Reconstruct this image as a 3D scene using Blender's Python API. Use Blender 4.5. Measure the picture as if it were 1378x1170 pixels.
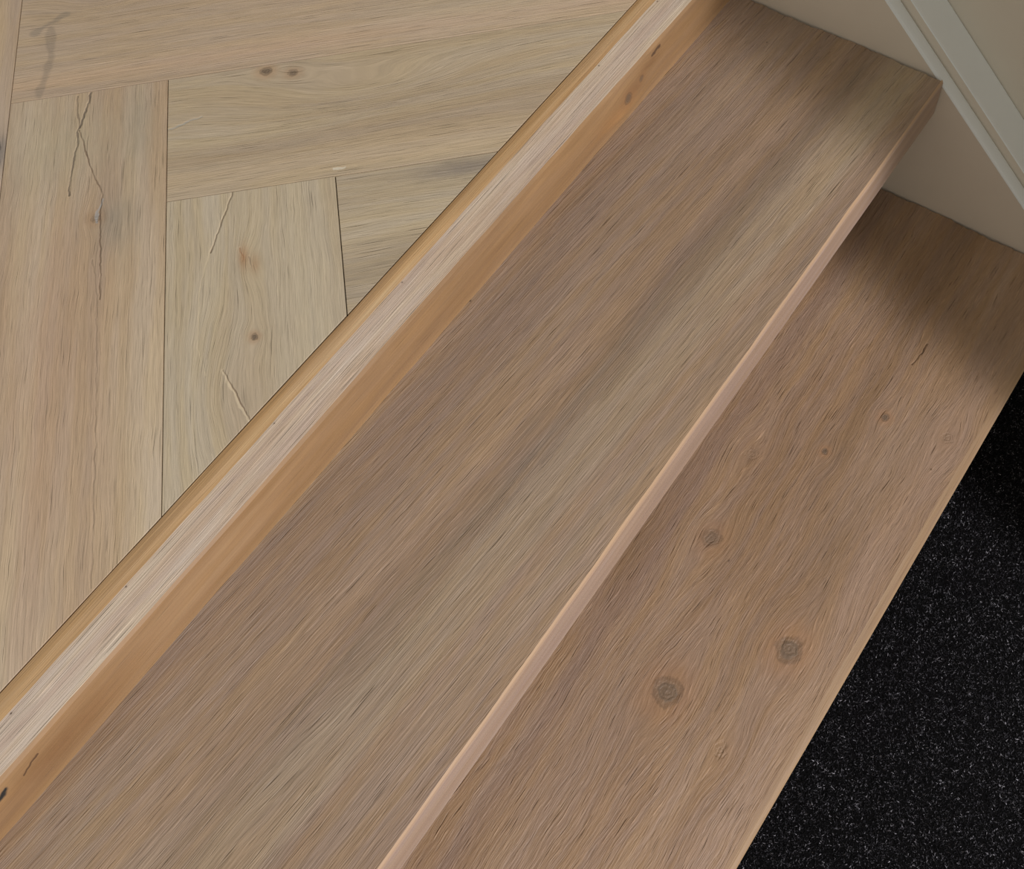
import bpy, math, random
import numpy as np
from mathutils import Matrix, Vector

for o in list(bpy.data.objects):
    bpy.data.objects.remove(o)
scn = bpy.context.scene
COL = scn.collection
random.seed(4)
rng = np.random.default_rng(7)

# ------------------------------------------------------------------ camera
cam_d = bpy.data.cameras.new('camera')
cam = bpy.data.objects.new('camera', cam_d)
COL.objects.link(cam)
R = ((0.5855629, 0.7373943, -0.3366983),
     (-0.8085855, 0.5018623, -0.3071216),
     (-0.0574936, 0.4520884, 0.8901183))
M = Matrix([list(R[0]) + [-0.23046], list(R[1]) + [-0.38260], list(R[2]) + [0.63361], [0, 0, 0, 1]])
cam.matrix_world = M
cam_d.sensor_fit = 'HORIZONTAL'
cam_d.sensor_width = 36.0
cam_d.lens = 1347.77 / 1378 * 36
cam_d.clip_start = 0.02
scn.camera = cam

# ------------------------------------------------------------------ world, light, exposure
w = bpy.data.worlds.new('world')
scn.world = w
w.use_nodes = True
bg = w.node_tree.nodes['Background']
bg.inputs['Color'].default_value = (1.0, 0.94, 0.84, 1)
bg.inputs['Strength'].default_value = 0.385

def area(name, loc, target, sx, sy, power, color):
    d = bpy.data.lights.new(name, 'AREA')
    d.shape = 'RECTANGLE'
    d.size, d.size_y = sx, sy
    d.energy = power
    d.color = color
    o = bpy.data.objects.new(name, d)
    COL.objects.link(o)
    o.location = loc
    o.rotation_euler = (Vector(target) - Vector(loc)).to_track_quat('-Z', 'Y').to_euler()
    return o
# daylight from the glazed light over the entrance door at the foot of the steps
area('door_light', (-0.125, -2.50, 1.75), (0.0, -0.2, -0.2), 0.08, 0.45, 67.0, (1.0, 0.95, 0.98))

vs = scn.view_settings
vs.view_transform = 'Standard'
vs.look = 'None'
vs.gamma = 1.0
vs.use_curve_mapping = False
vs.exposure = 0.0

# ------------------------------------------------------------------ helpers
def lin(c):
    c = c / 255.0
    return c / 12.92 if c <= 0.04045 else ((c + 0.055) / 1.055) ** 2.4
ILL = (0.66, 0.61, 0.58)
def col(r, g, b, ill=ILL):
    """paint colour that shows as this sRGB value in the light of the room"""
    return tuple(min(lin(c) / k, 0.92) for c, k in zip((r, g, b), ill)) + (1,)

class X:
    """a socket that can be added, multiplied ..."""
    def __init__(s, g, sock): s.g, s.s = g, sock
    def __add__(s, o): return s.g.m('ADD', s, o)
    def __radd__(s, o): return s.g.m('ADD', o, s)
    def __sub__(s, o): return s.g.m('SUBTRACT', s, o)
    def __rsub__(s, o): return s.g.m('SUBTRACT', o, s)
    def __mul__(s, o): return s.g.m('MULTIPLY', s, o)
    def __rmul__(s, o): return s.g.m('MULTIPLY', o, s)
    def __truediv__(s, o): return s.g.m('DIVIDE', s, o)

class Graph:
    def __init__(s, name):
        s.mat = bpy.data.materials.new(name)
        s.mat.use_nodes = True
        s.nt = s.mat.node_tree
        s.nt.nodes.clear()
        s.out = s.nt.nodes.new('ShaderNodeOutputMaterial')
        s.bsdf = s.nt.nodes.new('ShaderNodeBsdfPrincipled')
        s.nt.links.new(s.bsdf.outputs[0], s.out.inputs[0])
    def put(s, inp, v):
        if isinstance(v, X): s.nt.links.new(v.s, inp)
        else: inp.default_value = v
    def m(s, op, a, b=None, c=None, clamp=False):
        n = s.nt.nodes.new('ShaderNodeMath')
        n.operation = op
        n.use_clamp = clamp
        for i, v in enumerate((a, b, c)):
            if v is not None: s.put(n.inputs[i], v)
        return X(s, n.outputs[0])
    def vec(s, x, y, z=0.0):
        n = s.nt.nodes.new('ShaderNodeCombineXYZ')
        for i, v in enumerate((x, y, z)): s.put(n.inputs[i], v)
        return X(s, n.outputs[0])
    def vm(s, op, a, b=None, scale=None):
        n = s.nt.nodes.new('ShaderNodeVectorMath')
        n.operation = op
        s.put(n.inputs[0], a)
        if b is not None: s.put(n.inputs[1], b)
        if scale is not None: s.put(n.inputs['Scale'], scale)
        return X(s, n.outputs['Value'] if op in ('LENGTH', 'DOT_PRODUCT') else n.outputs[0])
    def noise(s, v, detail=2.0, rough=0.5, scale=1.0):
        n = s.nt.nodes.new('ShaderNodeTexNoise')
        n.noise_dimensions = '3D'
        s.put(n.inputs['Vector'], v)
        n.inputs['Scale'].default_value = scale
        n.inputs['Detail'].default_value = detail
        n.inputs['Roughness'].default_value = rough
        return X(s, n.outputs[0])
    def step(s, x, a, b):
        n = s.nt.nodes.new('ShaderNodeMapRange')
        n.interpolation_type = 'SMOOTHSTEP'
        s.put(n.inputs[0], x)
        n.inputs[1].default_value, n.inputs[2].default_value = a, b
        n.inputs[3].default_value, n.inputs[4].default_value = 0, 1
        return X(s, n.outputs[0])
    def ramp(s, x, stops):
        n = s.nt.nodes.new('ShaderNodeValToRGB')
        s.put(n.inputs[0], x)
        e = n.color_ramp.elements
        while len(e) < len(stops): e.new(0.5)
        for i, (p, c) in enumerate(stops):
            e[i].position = p
            e[i].color = c
        return X(s, n.outputs[0])
    def mix(s, f, a, b, mode='MIX'):
        n = s.nt.nodes.new('ShaderNodeMix')
        n.data_type = 'RGBA'
        n.blend_type = mode
        s.put(n.inputs[0], f)
        s.put(n.inputs[6], a)
        s.put(n.inputs[7], b)
        return X(s, n.outputs[2])
    def coords(s):
        t = s.nt.nodes.new('ShaderNodeTexCoord')
        n = s.nt.nodes.new('ShaderNodeSeparateXYZ')
        s.nt.links.new(t.outputs['Object'], n.inputs[0])
        return [X(s, n.outputs[i]) for i in range(3)]
    def gauss(s, u, v, ku, kv, ru, rv):
        a = (u - ku) * (1.0 / ru)
        b = (v - kv) * (1.0 / rv)
        return s.m('EXPONENT', (a * a + b * b) * -1.0)

def wood(name, cols, seed=0.0, skew=0.0, wander=(0.004, 2.0, 9.0), wild=None, knots=(), bands=(),
         blots=(), cracks=(), cath=(), streak=0.16, fine=0.12, pale=0.10, pore=0.25, bump=0.5, rough=0.52,
         off=(0, 0), edge=False, band_f=16.0, band_u=1.3, fv=420.0, tones=(0.30, 0.46, 0.58, 0.72),
         zlight=None, growth=0.08, ramp_detail=3.0, us=1.0, fl=1.0, tint=0.20, warm=col(150, 116, 84), cool=col(146, 120, 108), tf=(7.0, 70.0)):
    """brushed oak: u runs with the grain, v across it"""
    g = Graph(name)
    cx, cy, cz = g.coords()
    u = cx * (1.0 / us) + off[0]
    v = ((cy - cz) if edge else cy) * (1.0 / us) + off[1]
    # slow wander of the grain, knots and cathedrals bend it
    a, fu, fw = wander
    n0 = g.noise(g.vec(u * fu, v * fw, seed + 3.1), 1.0)
    gg = v + skew * u + (n0 - 0.5) * (2 * a)
    if wild:
        wa, wu, wv = wild
        n1 = g.noise(g.vec(u * wu, v * wv, seed + 9.7), 2.0)
        gg = gg + (n1 - 0.5) * (2 * wa)
    for (ku, kv, ru, rv, amp) in cath:
        gg = gg + g.gauss(u, v, ku, kv, ru, rv) * amp
    for (ku, kv, kr, kd) in knots:
        gg = gg - (v - kv) * (g.gauss(u, v, ku, kv, kr * 4.5, kr * 2.6) * 0.80)
    big = g.noise(g.vec(u * band_u, gg * band_f, seed), ramp_detail, 0.55)
    c = g.ramp(big, list(zip(tones, cols)))
    # patches of rosier and more ochre fibre
    tn = g.noise(g.vec(u * tf[0], gg * tf[1], seed + 17.0), 2.0, 0.6)
    tw = g.step(tn, 0.36, 0.64)
    ref = tuple((a_ + b_) / 2 for a_, b_ in zip(warm[:3], cool[:3]))
    wr_c = tuple(a_ / r_ for a_, r_ in zip(warm[:3], ref)) + (1,)
    cr_c = tuple(a_ / r_ for a_, r_ in zip(cool[:3], ref)) + (1,)
    c = g.mix(tint, c, g.mix(1.0, c, g.mix(tw, cr_c, wr_c), 'MULTIPLY'))
    # colour bands that follow the grain
    for (b0, bw, bc, ba) in bands:
        t = (gg - b0) * (1.0 / bw)
        e = g.m('EXPONENT', t * t * -1.0)
        nb = g.noise(g.vec(u * 3.0, gg * 60.0, seed + 21 + b0), 2.0)
        c = g.mix(g.m('MULTIPLY', e * ba, nb + 0.5, clamp=True), c, bc)
    # growth rings and brushed streaks
    gr = g.noise(g.vec(u * 1.2, gg * 130.0, seed + 5.0), 2.0)
    s1 = g.noise(g.vec(u * (9.0 * fl), gg * fv, seed + 1.0), 2.0, 0.6)
    s2 = g.noise(g.vec(u * (26.0 * fl), gg * (fv * 2.3), seed + 2.0), 2.0, 0.6)
    lum = 1.0 + (gr - 0.5) * (2 * growth) + (s1 - 0.5) * (2 * streak) + (s2 - 0.5) * (2 * fine)
    pn = g.noise(g.vec(u * (17.0 * fl), gg * (fv * 1.7), seed + 7.0), 1.0)
    pl = g.step(pn, 0.60, 0.78)
    dn = g.noise(g.vec(u * (13.0 * fl), gg * (fv * 1.45), seed + 12.0), 1.0)
    dk = g.step(dn, 0.62, 0.82)
    lum = lum + pl * pale - dk * pore
    h = (s1 - 0.5) * 1.0 + (s2 - 0.5) * 0.7 + pl * 0.35 - dk * 0.8
    for (ku, kv, ru, rv, bc, ba) in blots:
        q = g.gauss(u, v, ku, kv, ru, rv)
        nb = g.noise(g.vec(u * 60, v * 60, seed + 31), 2.0)
        c = g.mix(g.m('MULTIPLY', q * ba, nb * 0.8 + 0.6, clamp=True), c, bc)
    lv = g.vec(lum, lum, lum)
    c = g.mix(1.0, c, lv, 'MULTIPLY')
    # knots: dark heart with rings, warm halo
    for (ku, kv, kr, kd) in knots:
        jn = g.noise(g.vec(u * (1.1 / kr), v * (1.1 / kr), seed + ku), 3.0, 0.7)
        a2 = (u - ku) * (1.0 / kr)
        b2 = (v - kv) * (1.15 / kr)
        r2 = g.m('SQRT', a2 * a2 + b2 * b2) + (jn - 0.5) * 1.1
        halo = 1.0 - g.step(r2, 0.9, 3.2)
        core = 1.0 - g.step(r2, 0.55, 1.05)
        ring = g.m('SINE', r2 * 15.0)
        c = g.mix(halo * (0.40 * kd), c, col(140, 100, 66))
        c = g.mix(core * (0.80 * kd), c, col(96, 82, 68))
        c = g.mix(core * g.m('MULTIPLY', ring * 0.25 + 0.35, jn, clamp=True) * kd, c, col(60, 50, 42))
        rim = g.step(r2, 0.75, 0.98) * (1.0 - g.step(r2, 1.0, 1.25))
        c = g.mix(rim * (0.45 * kd), c, col(70, 56, 44))
        h = h + core * (ring * 0.15 + (jn - 0.5) * 1.5 - 0.3)
    for (pts, wd, cc, dep, amt) in cracks:
        jn = g.noise(g.vec(u * 90, v * 90, seed + 40), 2.0) 
        pv = g.vec(u, v + (jn - 0.5) * min(0.007, wd * 6.0))
        dmin = None
        for p, q in zip(pts[:-1], pts[1:]):
            ab = (q[0] - p[0], q[1] - p[1], 0.0)
            l2 = ab[0] ** 2 + ab[1] ** 2
            d = g.vm('SUBTRACT', pv, (p[0], p[1], 0.0))
            t = g.m('MULTIPLY', g.vm('DOT_PRODUCT', d, ab), 1.0 / l2, clamp=True)
            e = g.vm('LENGTH', g.vm('SUBTRACT', d, g.vm('SCALE', ab, scale=t)))
            dmin = e if dmin is None else g.m('MINIMUM', dmin, e)
        wn = g.noise(g.vec(u * 45, v * 45, seed + 44), 1.0)
        dd = dmin - (wn - 0.5) * (wd * 2.6)
        k = 1.0 - g.step(dd, wd * 0.35, wd * 1.2)
        lipm = (1.0 - g.step(dd, wd * 1.2, wd * 4.0)) * (0.35 if dep > 0.3 else 0.0)
        c = g.mix(lipm, c, g.mix(1.0, c, (1.18, 1.18, 1.18, 1), 'MULTIPLY'))
        c = g.mix(k * amt, c, cc)
        h = h - (1.0 - g.step(dmin, 0.0, wd * 2.2)) * dep
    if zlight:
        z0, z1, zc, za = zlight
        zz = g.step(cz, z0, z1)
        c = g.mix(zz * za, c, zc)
    bn = g.nt.nodes.new('ShaderNodeBump')
    bn.inputs['Strength'].default_value = 1.0
    bn.inputs['Distance'].default_value = 0.001 * bump
    g.put(bn.inputs['Height'], h)
    g.nt.links.new(bn.outputs[0], g.bsdf.inputs['Normal'])
    g.put(g.bsdf.inputs['Base Color'], c)
    g.put(g.bsdf.inputs['Roughness'], (s1 - 0.5) * 0.2 + rough)
    g.bsdf.inputs['Specular IOR Level'].default_value = 0.35
    return g.mat

def paint(name, c, dirt=0.06, rough=0.55, scale=35.0):
    g = Graph(name)
    x, y, z = g.coords()
    n = g.noise(g.vec(x, y, z), 4.0, 0.6, scale)
    n2 = g.noise(g.vec(x, y, z), 2.0, 0.5, 6.0)
    lum = 1.0 + (n - 0.5) * dirt + (n2 - 0.5) * (dirt * 1.6)
    cc = g.mix(1.0, c, g.vec(lum, lum, lum), 'MULTIPLY')
    g.put(g.bsdf.inputs['Base Color'], cc)
    g.bsdf.inputs['Roughness'].default_value = rough
    b = g.nt.nodes.new('ShaderNodeBump')
    b.inputs['Distance'].default_value = 0.0006
    b.inputs['Strength'].default_value = 0.5
    g.put(b.inputs['Height'], n)
    g.nt.links.new(b.outputs[0], g.bsdf.inputs['Normal'])
    return g.mat

def mesh_obj(name, verts, faces, mat, parent=None, smooth=False, loc=None, rz=0.0):
    me = bpy.data.meshes.new(name)
    me.from_pydata([tuple(v) for v in verts], [], [tuple(f) for f in faces])
    me.validate()
    me.update()
    if smooth:
        me.polygons.foreach_set('use_smooth', [True] * len(me.polygons))
    me.materials.append(mat)
    o = bpy.data.objects.new(name, me)
    COL.objects.link(o)
    if parent: o.parent = parent
    if loc: o.location = loc
    o.rotation_euler = (0, 0, rz)
    return o

def empty(name, loc=(0, 0, 0)):
    o = bpy.data.objects.new(name, None)
    o.empty_display_size = 0.05
    COL.objects.link(o)
    o.location = loc
    return o

def tag(o, label=None, cat=None, kind=None, group=None):
    if label: o['label'] = label
    if cat: o['category'] = cat
    if kind: o['kind'] = kind
    if group: o['group'] = group
    return o

def box(name, x0, x1, y0, y1, z0, z1, mat, parent=None, bev=0.0):
    b = bev
    vs_, fs = [], []
    rings = [(z0, 0.0), (z1 - b, 0.0), (z1, b)] if b else [(z0, 0.0), (z1, 0.0)]
    for z, i in rings:
        vs_ += [(x0 + i, y0 + i, z), (x1 - i, y0 + i, z), (x1 - i, y1 - i, z), (x0 + i, y1 - i, z)]
    n = len(rings)
    fs.append((3, 2, 1, 0))
    for k in range(n - 1):
        for i in range(4):
            j = (i + 1) % 4
            fs.append((k * 4 + i, k * 4 + j, k * 4 + 4 + j, k * 4 + 4 + i))
    q = (n - 1) * 4
    fs.append((q, q + 1, q + 2, q + 3))
    return mesh_obj(name, vs_, fs, mat, parent)

def loft(name, xs, prof, mat, parent=None, cap=True, smooth=False):
    """prof(x) -> closed ring of (y, z) at that x, same count everywhere"""
    vs_, fs = [], []
    m = len(prof(xs[0]))
    for x in xs:
        vs_ += [(x, y, z) for (y, z) in prof(x)]
    for k in range(len(xs) - 1):
        for i in range(m):
            j = (i + 1) % m
            fs.append((k * m + i, k * m + m + i, k * m + m + j, k * m + j))
    if cap:
        fs.append(tuple(range(m)))
        fs.append(tuple(reversed(range((len(xs) - 1) * m, len(xs) * m))))
    return mesh_obj(name, vs_, fs, mat, parent, smooth)

def wave(seed, amp, freqs=(7, 19, 47, 90)):
    r = random.Random(seed)
    ph = [(f * (0.8 + 0.4 * r.random()), r.random() * 6.28, 1.0 / (i + 1)) for i, f in enumerate(freqs)]
    tot = sum(p[2] for p in ph)
    return lambda x: amp * sum(math.sin(f * x + p) * a for f, p, a in ph) / tot

# ------------------------------------------------------------------ dimensions (metres)
XW = 0.693            # face of the stringer by the wall
XL = -1.25            # far end of the steps, out of frame
RISE = 0.185
WP = 0.17146          # floor plank width
FZ = -0.1364          # top of the herringbone floor
PS = 1.2152           # plank size against the size its grain was drawn at
TH = math.radians(-45.711)
HV = Vector((math.cos(TH), math.sin(TH)))
VV = Vector((math.sin(TH), -math.cos(TH)))
ORG = Vector((0.08049, 0.56756))

# ------------------------------------------------------------------ materials
F1, F2, F3, F4 = col(154, 131, 110), col(165, 143, 121), col(172, 151, 129), col(178, 160, 139)
PINK = col(172, 139, 115)
GREEN = col(167, 152, 129)
GREY = col(138, 126, 110)
DARKC = col(66, 54, 44)
PALEC = col(196, 186, 168)
BLUE = col(92, 90, 88)

subm = paint('joint_dark', (0.09, 0.06, 0.04, 1), 0.2, 0.9)
hall_floor_m = paint('hall_floor_grey', (0.05, 0.05, 0.05, 1), 0.2, 0.8)
wall_m = paint('cream_wall_paint', (0.74, 0.68, 0.57, 1), 0.05, 0.6)
string_m = paint('cream_gloss_paint', (0.76, 0.69, 0.58, 1), 0.05, 0.45)
ledge_m = paint('toplit_gloss_paint', (0.86, 0.90, 0.90, 1), 0.05, 0.4)  # stringer paint made whiter and cooler: light from above put into the colour
gap_m = paint('dark_gap', (0.10, 0.09, 0.075, 1), 0.2, 0.9)

# ------------------------------------------------------------------ upper floor: herringbone planks
floor = tag(empty('floor'), 'pale brushed oak herringbone floor above the steps', kind='structure')
box('subfloor', XL, XW + 0.06, 0.0835, 1.6, -0.30, FZ - 0.0145, subm, floor)

def clip(poly, nx, ny, d):
    """keep the side nx*x + ny*y >= d"""
    out = []
    for i, p in enumerate(poly):
        q = poly[(i + 1) % len(poly)]
        a, b = nx * p[0] + ny * p[1] - d, nx * q[0] + ny * q[1] - d
        if a >= 0: out.append(p)
        if (a >= 0) != (b >= 0):
            t = a / (a - b)
            out.append((p[0] + (q[0] - p[0]) * t, p[1] + (q[1] - p[1]) * t))
    return out

def prism(name, poly, z0, z1, bev, mat, parent, loc, rz):
    """a board with a fine bevelled arris; poly is counter-clockwise, in local coordinates"""
    n = len(poly)
    c = Vector((sum(p[0] for p in poly) / n, sum(p[1] for p in poly) / n))
    ins = []
    for i in range(n):
        p0, p1, p2 = Vector(poly[i - 1]), Vector(poly[i]), Vector(poly[(i + 1) % n])
        e1, e2 = (p1 - p0).normalized(), (p2 - p1).normalized()
        n1, n2 = Vector((-e1.y, e1.x)), Vector((-e2.y, e2.x))
        k = n1 + n2
        k = k / max(k.dot(n1), 0.25)
        ins.append(p1 + k * bev)
    vs_ = [(p[0], p[1], z0) for p in poly] + [(p[0], p[1], z1 - bev * 0.8) for p in poly] + [(p[0], p[1], z1) for p in ins]
    fs = [tuple(reversed(range(n)))]
    for k in range(2):
        for i in range(n):
            j = (i + 1) % n
            fs.append((k * n + i, k * n + j, k * n + n + j, k * n + n + i))
    fs.append(tuple(range(2 * n, 3 * n)))
    return mesh_obj(name, vs_, fs, mat, parent, False, loc, rz)

NP = 5
LP = NP * WP
w1 = 0.1411
plank_spec = {
    # A: long plank along the top with a dark streaky stain
    ('H', 0, 0): dict(cols=(col(150, 128, 106), col(163, 141, 117), col(170, 148, 123), col(176, 156, 132)), seed=11, wander=(0.003, 3, 12),
        cath=((0.075, 0.115, 0.05, 0.016, 0.016),), pore=0.12, fl=1.8, streak=0.17, fine=0.20, pale=0.14, growth=0.09, bump=0.75,
        bands=((0.02, 0.012, PINK, 0.32),),
        blots=((0.46, 0.05, 0.12, 0.035, col(160, 146, 122), 0.5),),
        cracks=(([(0.0303, 0.090), (0.033, 0.050), (0.0255, 0.004)], 0.0042, col(128, 113, 98), 0.0, 0.50),
                ([(0.0150, 0.086), (0.022, 0.092), (0.0431, 0.105)], 0.0042, col(124, 112, 99), 0.0, 0.50))),
    # B: plank with two small knots at its upper edge
    ('H', 1, 0): dict(cols=(col(148, 128, 105), col(160, 141, 116), col(167, 149, 123), col(173, 156, 131)), seed=23, wander=(0.004, 3, 12),
        knots=((0.229 - w1, w1 - 0.0084 , 0.0052, 0.9), (0.2527 - w1, w1 - 0.0150, 0.0045, 0.75)),
        cath=((0.17, 0.095, 0.10, 0.026, 0.030), (0.06, 0.06, 0.10, 0.03, 0.010)), pore=0.12, fl=1.8, streak=0.17, fine=0.20, pale=0.14, growth=0.09, bump=0.75,
        bands=((0.02, 0.02, col(170, 146, 118), 0.4),),
        cracks=(([(0.001, 0.080), (0.012, 0.0845), (0.030, 0.090)], 0.0011, col(150, 142, 130), 0.5, 0.8),
                ([(0.141, 0.0075), (0.150, 0.008)], 0.0012, PALEC, 0.2, 0.6))),
    # C: tall plank with the forked crack and knot
    ('V', 0, 0): dict(cols=(col(150, 126, 103), col(162, 138, 113), col(170, 149, 124), col(176, 158, 134)), seed=37, wander=(0.004, 3, 10),
        wild=(0.0018, 30, 30), pore=0.12, fl=1.8, streak=0.17, fine=0.20, pale=0.14, growth=0.09, bump=0.75,
        blots=((0.155, 0.10, 0.03, 0.016, GREY, 0.75), (0.05, 0.115, 0.05, 0.012, GREY, 0.55), (0.30, 0.045, 0.16, 0.035, PINK, 0.28),
               (0.06, 0.05, 0.05, 0.06, col(160, 148, 124), 0.5), (0.48, 0.115, 0.2, 0.02, col(170, 147, 116), 0.4), (0.03, 0.018, 0.05, 0.012, col(175, 158, 136), 0.5)),
        knots=((0.147, 0.083, 0.0045, 0.55),),
        cracks=(([(0.0015, 0.0722), (0.020, 0.0690), (0.0453, 0.0635), (0.085, 0.0605), (0.118, 0.0590)], 0.0008, col(92, 80, 70), 1.2, 0.75),
                ([(0.004, 0.060), (0.028, 0.062), (0.042, 0.0640)], 0.0007, col(104, 88, 74), 0.8, 0.6),
                ([(0.0453, 0.0645), (0.085, 0.0740), (0.123, 0.0870), (0.142, 0.0860), (0.165, 0.0870), (0.189, 0.0885), (0.23, 0.0895)], 0.0006, col(104, 82, 64), 1.0, 0.75),
                ([(0.19, 0.082), (0.2205, 0.0868), (0.30, 0.0900), (0.38, 0.0925), (0.47, 0.0940)], 0.0006, col(122, 102, 84), 0.4, 0.45),
                ([(0.128, 0.0885), (0.140, 0.0840), (0.152, 0.0830)], 0.0012, col(150, 145, 140), 0.2, 0.7))),
    # D: shorter plank with the pale curved crack
    ('V', 1, 0): dict(cols=(col(153, 133, 109), col(164, 147, 122), col(171, 155, 131), col(178, 163, 140)), seed=41, wander=(0.006, 4, 10),
        wild=(0.002, 28, 24), pore=0.12, fl=1.8, streak=0.17, fine=0.20, pale=0.14, growth=0.09, bump=0.75,
        blots=((0.070, 0.063, 0.012, 0.004, col(146, 106, 72), 0.75), (0.078, 0.072, 0.010, 0.004, col(150, 112, 78), 0.6), (0.16, 0.105, 0.1, 0.035, GREEN, 0.55), (0.09, 0.115, 0.10, 0.03, GREEN, 0.5)),
        knots=((0.147, 0.0695, 0.0030, 0.9),),
        cath=((0.19, 0.04, 0.06, 0.025, 0.016), (0.075, 0.066, 0.03, 0.012, 0.010)),
        cracks=(([(-0.002, 0.0550), (0.028, 0.0460), (0.053, 0.0376), (0.095, 0.0275), (0.150, 0.0262), (0.175, 0.032)], 0.0006, col(184, 165, 136), 0.25, 0.5),
                ([(-0.002, 0.0562), (0.028, 0.0470), (0.06, 0.0366)], 0.0006, col(104, 84, 66), 0.7, 0.75),
                ([(0.172, 0.0440), (0.195, 0.0530), (0.222, 0.0640)], 0.0010, col(190, 171, 142), 0.28, 0.6),
                ([(0.172, 0.0452), (0.195, 0.0545), (0.222, 0.0655)], 0.0005, col(110, 88, 68), 0.7, 0.7),
                ([(0.060, 0.0595), (0.072, 0.0625)], 0.0009, col(138, 98, 68), 0.4, 0.6),
                ([(0.070, 0.067), (0.080, 0.0690)], 0.0009, col(120, 100, 84), 0.4, 0.6))),
    # E: small triangle of plank against the nosing, greyer; its blot paints the shade along the sunken edge
    ('H', 2, 0): dict(cols=(col(142, 126, 105), col(155, 138, 115), col(164, 147, 122), col(172, 156, 131)), seed=53, wander=(0.006, 6, 14),
        blots=((0.11, 0.13, 0.05, 0.012, col(122, 110, 98), 0.8),), pore=0.12, fl=1.8, streak=0.17, fine=0.20, pale=0.14, growth=0.09, bump=0.75),
    # F: sliver at the left edge with a split knot
    ('V', -1, 0): dict(cols=(F1, F2, F3, F4), seed=61, pore=0.12, fl=1.8, streak=0.12, fine=0.15, growth=0.06, bump=0.55, wander=(0.004, 3, 10),
        blots=((0.20, 0.135, 0.02, 0.012, col(112, 104, 98), 0.9), (0.06, 0.12, 0.07, 0.012, col(172, 146, 112), 0.6)),
        cracks=(([(0.185, 0.1345), (0.215, 0.1375), (0.24, 0.139)], 0.0012, col(78, 70, 64), 0.6, 0.7),)),
}
generic = [wood('oak_plank_%d' % i, (F1, F2, F3, F4), seed=71 + 13 * i, wander=(0.004, 3, 10)) for i in range(2)]
G = 0.0005
k = 0
for mshift in (-1, 0, 1):
    for i in range(-14, 15):
        for typ in 'VH':
            b = i * WP
            sv = mshift * 2 * NP * WP
            if typ == 'V':
                h0, h1, v0, v1 = b, b + WP, b + sv, b + sv + LP
                o2 = ORG + HV * h0 + VV * v0
                rz = TH - math.pi / 2
            else:
                h0, h1, v0, v1 = b, b + LP, b - WP + sv, b + sv
                o2 = ORG + HV * h0 + VV * v1
                rz = TH
            ca, sa = math.cos(rz), math.sin(rz)
            L, W = LP, WP
            poly = [(G, G), (L - G, G), (L - G, W - G), (G, W - G)]
            # world limits expressed in local axes: y >= 0.001, y <= 1.55, x >= XL, x <= XW + 0.05
            poly = clip(poly, sa, ca, 0.0838 - o2.y)
            poly = clip(poly, -sa, -ca, -(1.20 - o2.y))
            poly = clip(poly, ca, -sa, -0.80 - o2.x)
            poly = clip(poly, -ca, sa, -(XW + 0.01 - o2.x))
            q = []
            for p in poly:
                if not q or (Vector(p) - Vector(q[-1])).length > 0.004: q.append(p)
            if len(q) > 2 and (Vector(q[0]) - Vector(q[-1])).length < 0.004: q.pop()
            if len(q) < 3: continue
            ar = sum(q[j - 1][0] * q[j][1] - q[j][0] * q[j - 1][1] for j in range(len(q))) / 2
            if ar < 0.0008: continue
            key = (typ, i, mshift)
            if key in plank_spec:
                mat = wood('oak_plank_' + str(k), us=PS, **plank_spec[key])
            else:
                mat = generic[k % 2]
            dz = random.uniform(-0.00025, 0.00025) - (0.0006 if key == ('H', 2, 0) else 0)
            prism('plank', q, -0.014, dz, 0.0004, mat, floor, (o2.x, o2.y, FZ), rz)
            k += 1

# ------------------------------------------------------------------ nosing bar at the floor edge
BARZ = -0.1315
wl, wr, wb, we = wave(1, 0.0011), wave(2, 0.0009), wave(3, 0.0004), wave(5, 0.0008)
xs = list(np.arange(XL, XW - 0.0015, 0.006)) + [XW - 0.0015]
nos = tag(empty('stair_nosing', (0, 0.052, -RISE)), 'pale brushed oak nosing bar edging the herringbone floor at top step', 'nosing')
BO = (0.052, -RISE)
pale_m = wood('oak_pale_brushed', (col(160, 136, 117), col(172, 149, 129), col(180, 160, 140), col(190, 174, 156)), seed=83,
              wander=(0.0012, 4, 20), streak=0.16, fine=0.20, pale=0.34, pore=0.34, bump=0.8, fv=520, band_f=45, band_u=2.5,
              blots=tuple((x_, 0.0085, 0.0010, 0.0007, col(70, 54, 42), 1.0) for x_ in (-0.3557, -0.2313, -0.0497, 0.1305, 0.4618, 0.5759)))
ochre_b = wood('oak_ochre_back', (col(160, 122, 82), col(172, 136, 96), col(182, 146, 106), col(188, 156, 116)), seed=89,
               wander=(0.002, 6, 30), streak=0.20, fine=0.12, pale=0.08, pore=0.16, bump=0.4, fv=460, band_f=90, band_u=3, growth=0.16)
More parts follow.
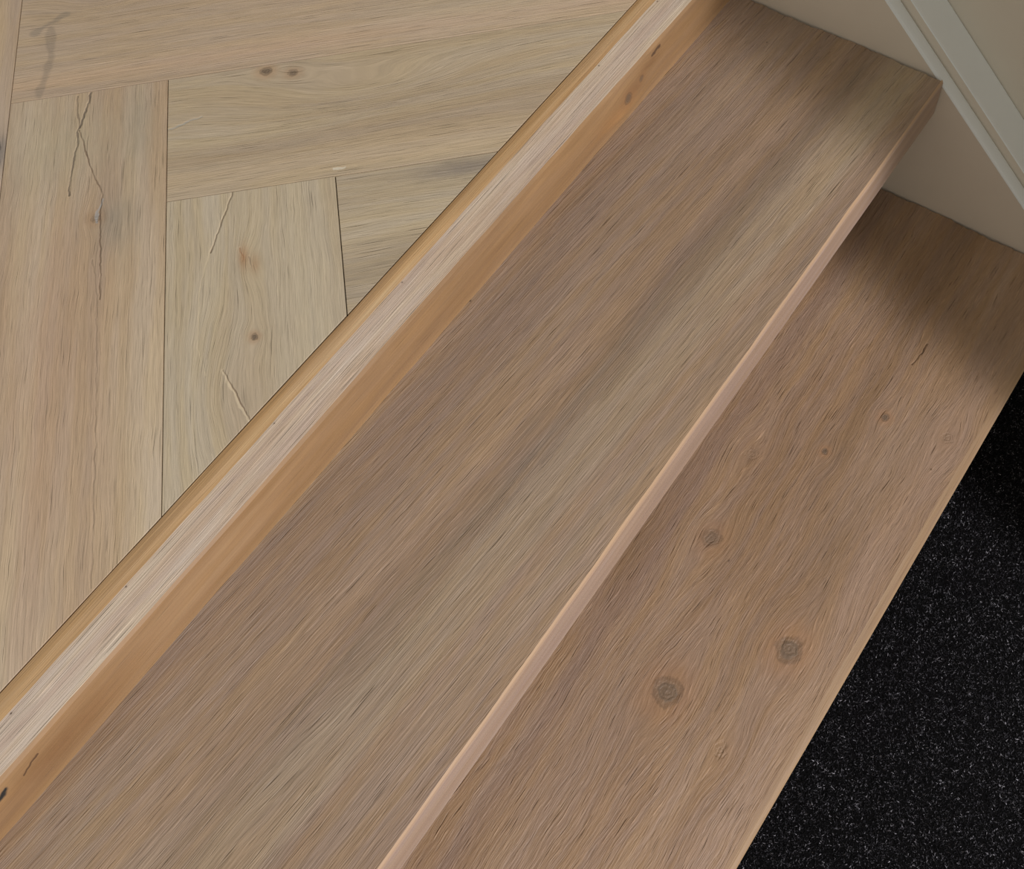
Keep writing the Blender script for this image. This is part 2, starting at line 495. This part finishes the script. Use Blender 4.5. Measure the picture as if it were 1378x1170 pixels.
# on the front edge v = depth below the top arris: about -0.024 (top) to 0.03 (foot)
KX = 1.2152
def fx(x): return x * KX + 0.0496
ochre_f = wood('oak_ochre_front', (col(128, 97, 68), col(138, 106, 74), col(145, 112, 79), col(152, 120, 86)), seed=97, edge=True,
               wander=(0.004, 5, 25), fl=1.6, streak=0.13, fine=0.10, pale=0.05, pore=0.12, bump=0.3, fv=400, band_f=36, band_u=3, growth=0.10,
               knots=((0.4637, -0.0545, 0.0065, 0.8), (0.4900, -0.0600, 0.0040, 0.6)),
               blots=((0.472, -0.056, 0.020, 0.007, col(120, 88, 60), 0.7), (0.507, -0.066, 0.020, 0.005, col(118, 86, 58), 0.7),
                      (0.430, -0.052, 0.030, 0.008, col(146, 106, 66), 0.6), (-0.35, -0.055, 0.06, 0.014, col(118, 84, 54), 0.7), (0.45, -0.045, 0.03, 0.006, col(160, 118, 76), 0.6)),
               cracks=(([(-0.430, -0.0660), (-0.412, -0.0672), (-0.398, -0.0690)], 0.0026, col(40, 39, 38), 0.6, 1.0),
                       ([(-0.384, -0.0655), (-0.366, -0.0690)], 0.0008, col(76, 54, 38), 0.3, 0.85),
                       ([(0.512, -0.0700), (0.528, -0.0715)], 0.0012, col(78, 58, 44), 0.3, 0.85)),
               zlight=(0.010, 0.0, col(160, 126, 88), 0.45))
def sh(ring): return [(y - BO[0], z - BO[1]) for y, z in ring]
def ring_top(x):
    a, b = 0.0625 + wl(x), 0.0305 + wr(x)
    return sh([(a, BARZ), (a, -0.160), (b, -0.160), (b, BARZ)])
loft('top_strip', xs, ring_top, pale_m, nos)
def ring_back(x):
    a, e = 0.0625 + wl(x), 0.0820 + wb(x)
    return sh([(a, BARZ), (a, -0.160), (e, -0.160), (e, FZ + 0.0004), (e - 0.005, FZ + 0.0021), (e - 0.013, FZ + 0.0041)])
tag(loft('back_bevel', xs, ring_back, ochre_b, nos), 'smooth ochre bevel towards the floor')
def ring_front(x):
    a, e = 0.0305 + wr(x), we(x)
    return sh([(a, BARZ), (0.0275 + e * 0.5, BARZ - 0.0022), (0.0252, -0.145), (0.0228, -0.165), (0.0216 + e * 0.6, -0.180), (0.0216 + e, -0.1849),
               (0.076, -0.1849), (0.076, -0.1602), (a, -0.1602)])
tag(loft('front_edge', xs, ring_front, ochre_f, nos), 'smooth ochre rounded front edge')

# ------------------------------------------------------------------ steps
riser_m = wood('oak_riser', (col(104, 82, 63), col(114, 90, 70), col(122, 98, 77), col(128, 104, 83)), seed=101, edge=True)

def step(label, z, yback, ytop, prof, tread_mat, edge_mat, riser_y, seed, elabel):
    root = tag(empty('stair_step', (0, 0, z)), label, 'stair step')
    xe = XW - 0.0016
    jag = wave(seed, 0.0024, (50, 170, 410, 900))
    wv = wave(seed + 1, 0.0010)
    # tread board: end against the stringer is scribed a little unevenly
    n = 140
    ys = [yback + (ytop - yback) * i / n for i in range(n + 1)]
    vs_, fs = [], []
    nx = 60
    th = 0.0375
    for zt in (0.0, -th):
        for x in (XL, ):
            vs_ += [(x, y + (wv(x) if i == n else 0), zt) for i, y in enumerate(ys)]
        vs_ += [(xe + jag(y) - 0.0014, y + (wv(xe) if i == n else 0), zt) for i, y in enumerate(ys)]
    xs2 = list(np.linspace(XL, xe, 260))
    front = []
    # top and bottom as strips: fan between the two long sides
    top_l = list(range(0, n + 1)); top_r = list(range(n + 1, 2 * n + 2))
    base = len(vs_)
    for zt in (0.0, -th):
        vs_ += [(x, ytop + wv(x), zt) for x in xs2[1:-1]]
    m = len(xs2) - 2
    t_front = [top_l[-1]] + list(range(base, base + m)) + [top_r[-1]]
    o = 2 * n + 2
    b_front = [top_l[-1] + o] + list(range(base + m, base + 2 * m)) + [top_r[-1] + o]
    fs.append(tuple(top_l + t_front[1:-1] + list(reversed(top_r))))
    fs.append(tuple(reversed([i + o for i in top_l] + b_front[1:-1] + [i + o for i in reversed(top_r)])))
    for a, b in zip(top_r[:-1], top_r[1:]): fs.append((a, b, b + o, a + o))
    for i in range(len(t_front) - 1): fs.append((t_front[i + 1], t_front[i], b_front[i], b_front[i + 1]))
    fs.append((top_l[0], top_r[0], top_r[0] + o, top_l[0] + o))
    fs.append((top_l[-1], top_l[0], top_l[0] + o, top_l[-1] + o))
    mesh_obj('tread', vs_, fs, tread_mat, root)
    def ring(x):
        e = wv(x)
        a = ytop + e
        p = [(a, 0.0)] + [(y + (e * (0.6 if i < 2 else 0.15)), zz) for i, (y, zz) in enumerate(prof)]
        yl, zl = prof[-1]
        return p + [(ytop + 0.004, zl), (ytop + 0.004, -th - 0.0005), (a, -th - 0.0005)]
    x2 = list(np.linspace(XL, xe, 300))
    ed = loft('front_edge', x2, ring, edge_mat, root)
    ed['label'] = elabel
    zb = prof[-1][1]
    box('riser', XL, xe, riser_y - 0.008, riser_y + 0.010, -RISE + 0.0004, -th - 0.0002, riser_m, root)
    return root

T1 = wood('oak_tread_upper', (col(118, 96, 78), col(130, 106, 86), col(138, 114, 92), col(144, 123, 101)), seed=113, skew=0.055,
          wander=(0.005, 2.0, 6), wild=(0.0010, 24, 40), fl=1.5, streak=0.24, fine=0.28, pale=0.20, pore=0.16, bump=0.9, tint=0.36, fv=390, band_f=11, band_u=1.0,
          bands=((-0.147, 0.020, col(149, 132, 109), 0.38), (-0.172, 0.010, col(151, 135, 112), 0.25), (-0.118, 0.006, col(118, 102, 86), 0.35),
                 (-0.206, 0.010, col(124, 104, 88), 0.40), (-0.03, 0.012, col(124, 104, 90), 0.35), (0.005, 0.012, col(118, 100, 88), 0.45), (-0.085, 0.012, col(148, 120, 93), 0.35)),
          blots=((0.641, -0.0474, 0.0009, 0.0008, col(50, 38, 30), 1.0), (0.176, 0.0208, 0.0012, 0.0008, col(60, 46, 36), 1.0), (-0.16, -0.122, 0.05, 0.010, col(116, 98, 82), 0.5), (-0.25, -0.08, 0.10, 0.02, col(124, 102, 84), 0.4), (0.10, -0.110, 0.03, 0.006, col(116, 97, 80), 0.5)),
          cath=((0.0, -0.125, 0.20, 0.012, 0.006), (-0.30, -0.12, 0.14, 0.016, -0.008)))
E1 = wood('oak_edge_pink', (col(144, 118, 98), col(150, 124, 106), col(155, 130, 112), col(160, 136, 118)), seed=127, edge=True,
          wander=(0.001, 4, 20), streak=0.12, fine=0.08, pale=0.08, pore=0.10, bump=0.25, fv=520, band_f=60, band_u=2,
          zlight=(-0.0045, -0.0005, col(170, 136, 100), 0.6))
prof1 = [(-0.2338, -0.0014), (-0.2352, -0.0040), (-0.2367, -0.016), (-0.2381, -0.033), (-0.2390, -0.045), (-0.2384, -0.0500), (-0.2362, -0.0530), (-0.2322, -0.0545)]
step('upper oak step between the ochre nosing bar and the lower step', -RISE, 0.0815, -0.2322, prof1, T1, E1, -0.196, 31, 'smooth pinkish oak front edge')

K2 = ((0.3996, -0.3665, 0.0050, 0.85), (0.3252, -0.3322, 0.0040, 0.85), (0.1684, -0.2836, 0.0105, 0.60), (0.1097, -0.4073, 0.0140, 0.85),
      (0.0044, -0.3307, 0.0155, 0.85), (0.4138, -0.4333, 0.0080, 0.10), (0.2793, -0.2682, 0.0100, 0.12), (-0.013, -0.4015, 0.0090, 0.06))
T2 = wood('oak_tread_lower', (col(118, 93, 71), col(130, 103, 80), col(138, 111, 87), col(146, 120, 95)), seed=131, skew=-0.02,
          wander=(0.006, 2.4, 9), wild=(0.0050, 14, 20), knots=K2, fl=2.2, streak=0.20, fine=0.24, pale=0.32, pore=0.11, bump=0.95, tint=0.36, fv=310, band_f=13, band_u=1.6,
          bands=((-0.244, 0.010, col(122, 99, 85), 0.6), (-0.44, 0.02, col(138, 113, 95), 0.4)),
          blots=((0.3696, -0.4352, 0.0012, 0.0010, col(70, 50, 34), 1.0), (0.1571, -0.3108, 0.0016, 0.0008, col(66, 50, 38), 1.0), (-0.12, -0.30, 0.20, 0.03, col(128, 104, 86), 0.5), (0.15, -0.36, 0.03, 0.05, col(120, 92, 67), 0.4), (0.36, -0.39, 0.10, 0.03, col(138, 114, 94), 0.5)),
          cracks=(([(0.478, -0.3608), (0.495, -0.3625), (0.5125, -0.3630)], 0.0007, col(70, 50, 34), 0.8, 0.9),))
E2 = wood('oak_edge_lower', (col(122, 96, 72), col(131, 104, 79), col(139, 112, 86), col(146, 120, 94)), seed=139,
          wander=(0.001, 4, 20), streak=0.12, fine=0.08, pale=0.10, pore=0.14, bump=0.3, fv=700, band_f=90, band_u=2,
          zlight=(-0.0012, -0.0030, col(160, 130, 98), 0.6))
prof2 = [(-0.4620, -0.0007), (-0.4656, -0.0022), (-0.4668, -0.0045), (-0.4672, -0.016), (-0.4676, -0.033), (-0.4678, -0.045), (-0.4670, -0.0500), (-0.4640, -0.0530), (-0.458, -0.0545)]
step('lower oak step with dark round knots beside the black mat', -2 * RISE, -0.2075, -0.4572, prof2, T2, E2, -0.425, 47, 'bevelled oak front edge')

# ------------------------------------------------------------------ wall side: stringer, lip and ledge following the pitch
SL = RISE / (0.4686 - 0.2423)
def pitch(y, h): return -RISE + SL * (y + 0.2423) + h
YA, YB = -1.02, 0.06       # lower and upper end of the sloping part
def sloped(name, ring, mat, parent):
    """ring: list of (x, h) - h is height over the pitch line, or ('abs', z) for a level bottom"""
    vs_, fs = [], []
    ysl = [YA, -0.7, -0.4, -0.2, YB]
    m = len(ring)
    for y in ysl:
        vs_ += [(x, y, h[1] if isinstance(h, tuple) else pitch(y, h)) for x, h in ring]
    for k in range(len(ysl) - 1):
        for i in range(m):
            j = (i + 1) % m
            fs.append((k * m + i, k * m + j, k * m + m + j, k * m + m + i))
    fs.append(tuple(reversed(range(m))))
    fs.append(tuple(range((len(ysl) - 1) * m, len(ysl) * m)))
    return mesh_obj(name, vs_, fs, mat, parent)
st = tag(empty('stair_stringer', (XW, -0.5, -0.565)), 'cream painted stair stringer with ledges coloured as lit from above, sloping along the wall', 'stringer')
st.location = (0, 0, 0)
H1, D1, HS2, D2 = -0.0135, 0.0165, 0.0010, 0.0640
zb = ('abs', -1.12)
sloped('string_board', [(XW, zb), (XW + D1 + 0.0005, zb), (XW + D1 + 0.0005, H1 - 0.002), (XW, H1 - 0.002)], string_m, st)
lip = [(XW, H1 - 0.0019), (XW + D1 - 0.0006, H1 - 0.0019), (XW + D1 - 0.0006, H1 + 0.0016), (XW + 0.012, H1 + 0.0022), (XW + 0.006, H1 + 0.0020), (XW + 0.0025, H1 + 0.0012), (XW + 0.0006, H1 - 0.0003)]
sloped('lip', lip, ledge_m, st)
sloped('inner_board', [(XW + D1 + 0.0008, zb), (XW + D1 + 0.010, zb), (XW + D1 + 0.010, HS2 - 0.0012), (XW + D1 + 0.0008, HS2 - 0.0012)], string_m, st)
led = [(XW + D1 + 0.0006, HS2 - 0.0012), (XW + D2 - 0.0009, HS2 - 0.0012), (XW + D2 - 0.0009, HS2 + 0.0005), (XW + D1 + 0.004, HS2 + 0.0005), (XW + D1 + 0.0012, HS2)]
sloped('ledge', led, ledge_m, st)

wr_ = box('wall_right', XW + D2, XW + D2 + 0.10, -2.6, 1.6, -0.565, 1.9, wall_m)
tag(wr_, 'plain cream wall behind the stringer', kind='structure')
bb = box('baseboard_right', XW + 0.002, XW + D2 - 0.001, YB + 0.004, 1.55, FZ + 0.002, 0.048, string_m, None, 0.004)
tag(bb, 'cream baseboard along the upper floor', kind='structure')
# inner porch wall beyond the mat, out of frame: its edge keeps the door light off the stringer side
pw = box('wall_front', 0.235, XW + D2 - 0.0005, -1.36, -1.30, -0.565, 1.9, wall_m)
tag(pw, 'cream porch wall beside the entrance', kind='structure')

# ------------------------------------------------------------------ hall floor and mat
hf = box('floor', XL, XW + D2, -2.6, -0.2, -0.62, -0.565, hall_floor_m)
tag(hf, 'grey hall floor at the foot of the steps', kind='structure')
mat_root = tag(empty('entrance_mat', (0, -0.8, -0.5648)), 'black flecked entrance mat at the foot of the lower step', 'mat')
g = Graph('mat_backing')
g.bsdf.inputs['Base Color'].default_value = (0.003, 0.003, 0.0034, 1)
g.bsdf.inputs['Roughness'].default_value = 0.95
g.bsdf.inputs['Specular IOR Level'].default_value = 0.1
def local_box(name, x0, x1, y0, y1, z0, z1, mat, parent, off):
    o = box(name, x0 - off[0], x1 - off[0], y0 - off[1], y1 - off[1], z0 - off[2], z1 - off[2], mat, parent, 0.001)
    return o
OFF = (0, -0.8, -0.5648)
local_box('backing', -1.0, XW - 0.004, -1.28, -0.4405, -0.5648, -0.5585, g.mat, mat_root, OFF)
g = Graph('mat_fibre')
gi = g.nt.nodes.new('ShaderNodeNewGeometry')
rr = X(g, gi.outputs['Random Per Island'])
cc = g.ramp(rr, [(0.0, (0.003, 0.003, 0.0035, 1)), (0.50, (0.009, 0.009, 0.011, 1)), (0.80, (0.038, 0.038, 0.045, 1)), (0.94, (0.09, 0.09, 0.10, 1)), (1.0, (0.28, 0.28, 0.31, 1))])
mx, my, mz = g.coords()
cl = g.noise(g.vec(mx, my, 0.0), 3.0, 0.6, 110.0)
cl = g.step(cl, 0.30, 0.72) * 1.5 + 0.35
cc = g.mix(1.0, cc, g.vec(cl, cl, cl), 'MULTIPLY')
g.put(g.bsdf.inputs['Base Color'], cc)
g.bsdf.inputs['Roughness'].default_value = 0.7
g.bsdf.inputs['Specular IOR Level'].default_value = 0.15
N = 400000
px = rng.uniform(-0.70, XW - 0.008, N)
py = rng.uniform(-1.06, -0.4425, N) - OFF[1]
ang = rng.uniform(0, 2 * math.pi, N)
ln = rng.uniform(0.0015, 0.0042, N)
up = rng.uniform(0.25, 1.0, N)
wd = rng.uniform(0.00025, 0.0007, N)
dx, dy = np.cos(ang), np.sin(ang)
z0 = -0.5587 - OFF[2]
V = np.zeros((N, 3, 3))
V[:, 0] = np.stack([px - dy * wd, py + dx * wd, np.full(N, z0)], 1)
V[:, 1] = np.stack([px + dy * wd, py - dx * wd, np.full(N, z0)], 1)
lean = np.sqrt(1 - up ** 2)
V[:, 2] = np.stack([px + dx * ln * lean, py + dy * ln * lean, z0 + ln * up + 0.0004], 1)
V[:, 0, 2] += np.where(up < 0.5, 0.0012, 0)
V[:, 1, 2] += np.where(up < 0.5, 0.0012, 0)
me = bpy.data.meshes.new('pile')
me.vertices.add(N * 3)
me.vertices.foreach_set('co', V.reshape(-1))
me.loops.add(N * 3)
me.loops.foreach_set('vertex_index', np.arange(N * 3, dtype=np.int32))
me.polygons.add(N)
me.polygons.foreach_set('loop_start', np.arange(0, N * 3, 3, dtype=np.int32))
me.update()
me.validate()
me.materials.append(g.mat)
pile = bpy.data.objects.new('pile', me)
COL.objects.link(pile)
pile.parent = mat_root
pile['kind'] = 'stuff'
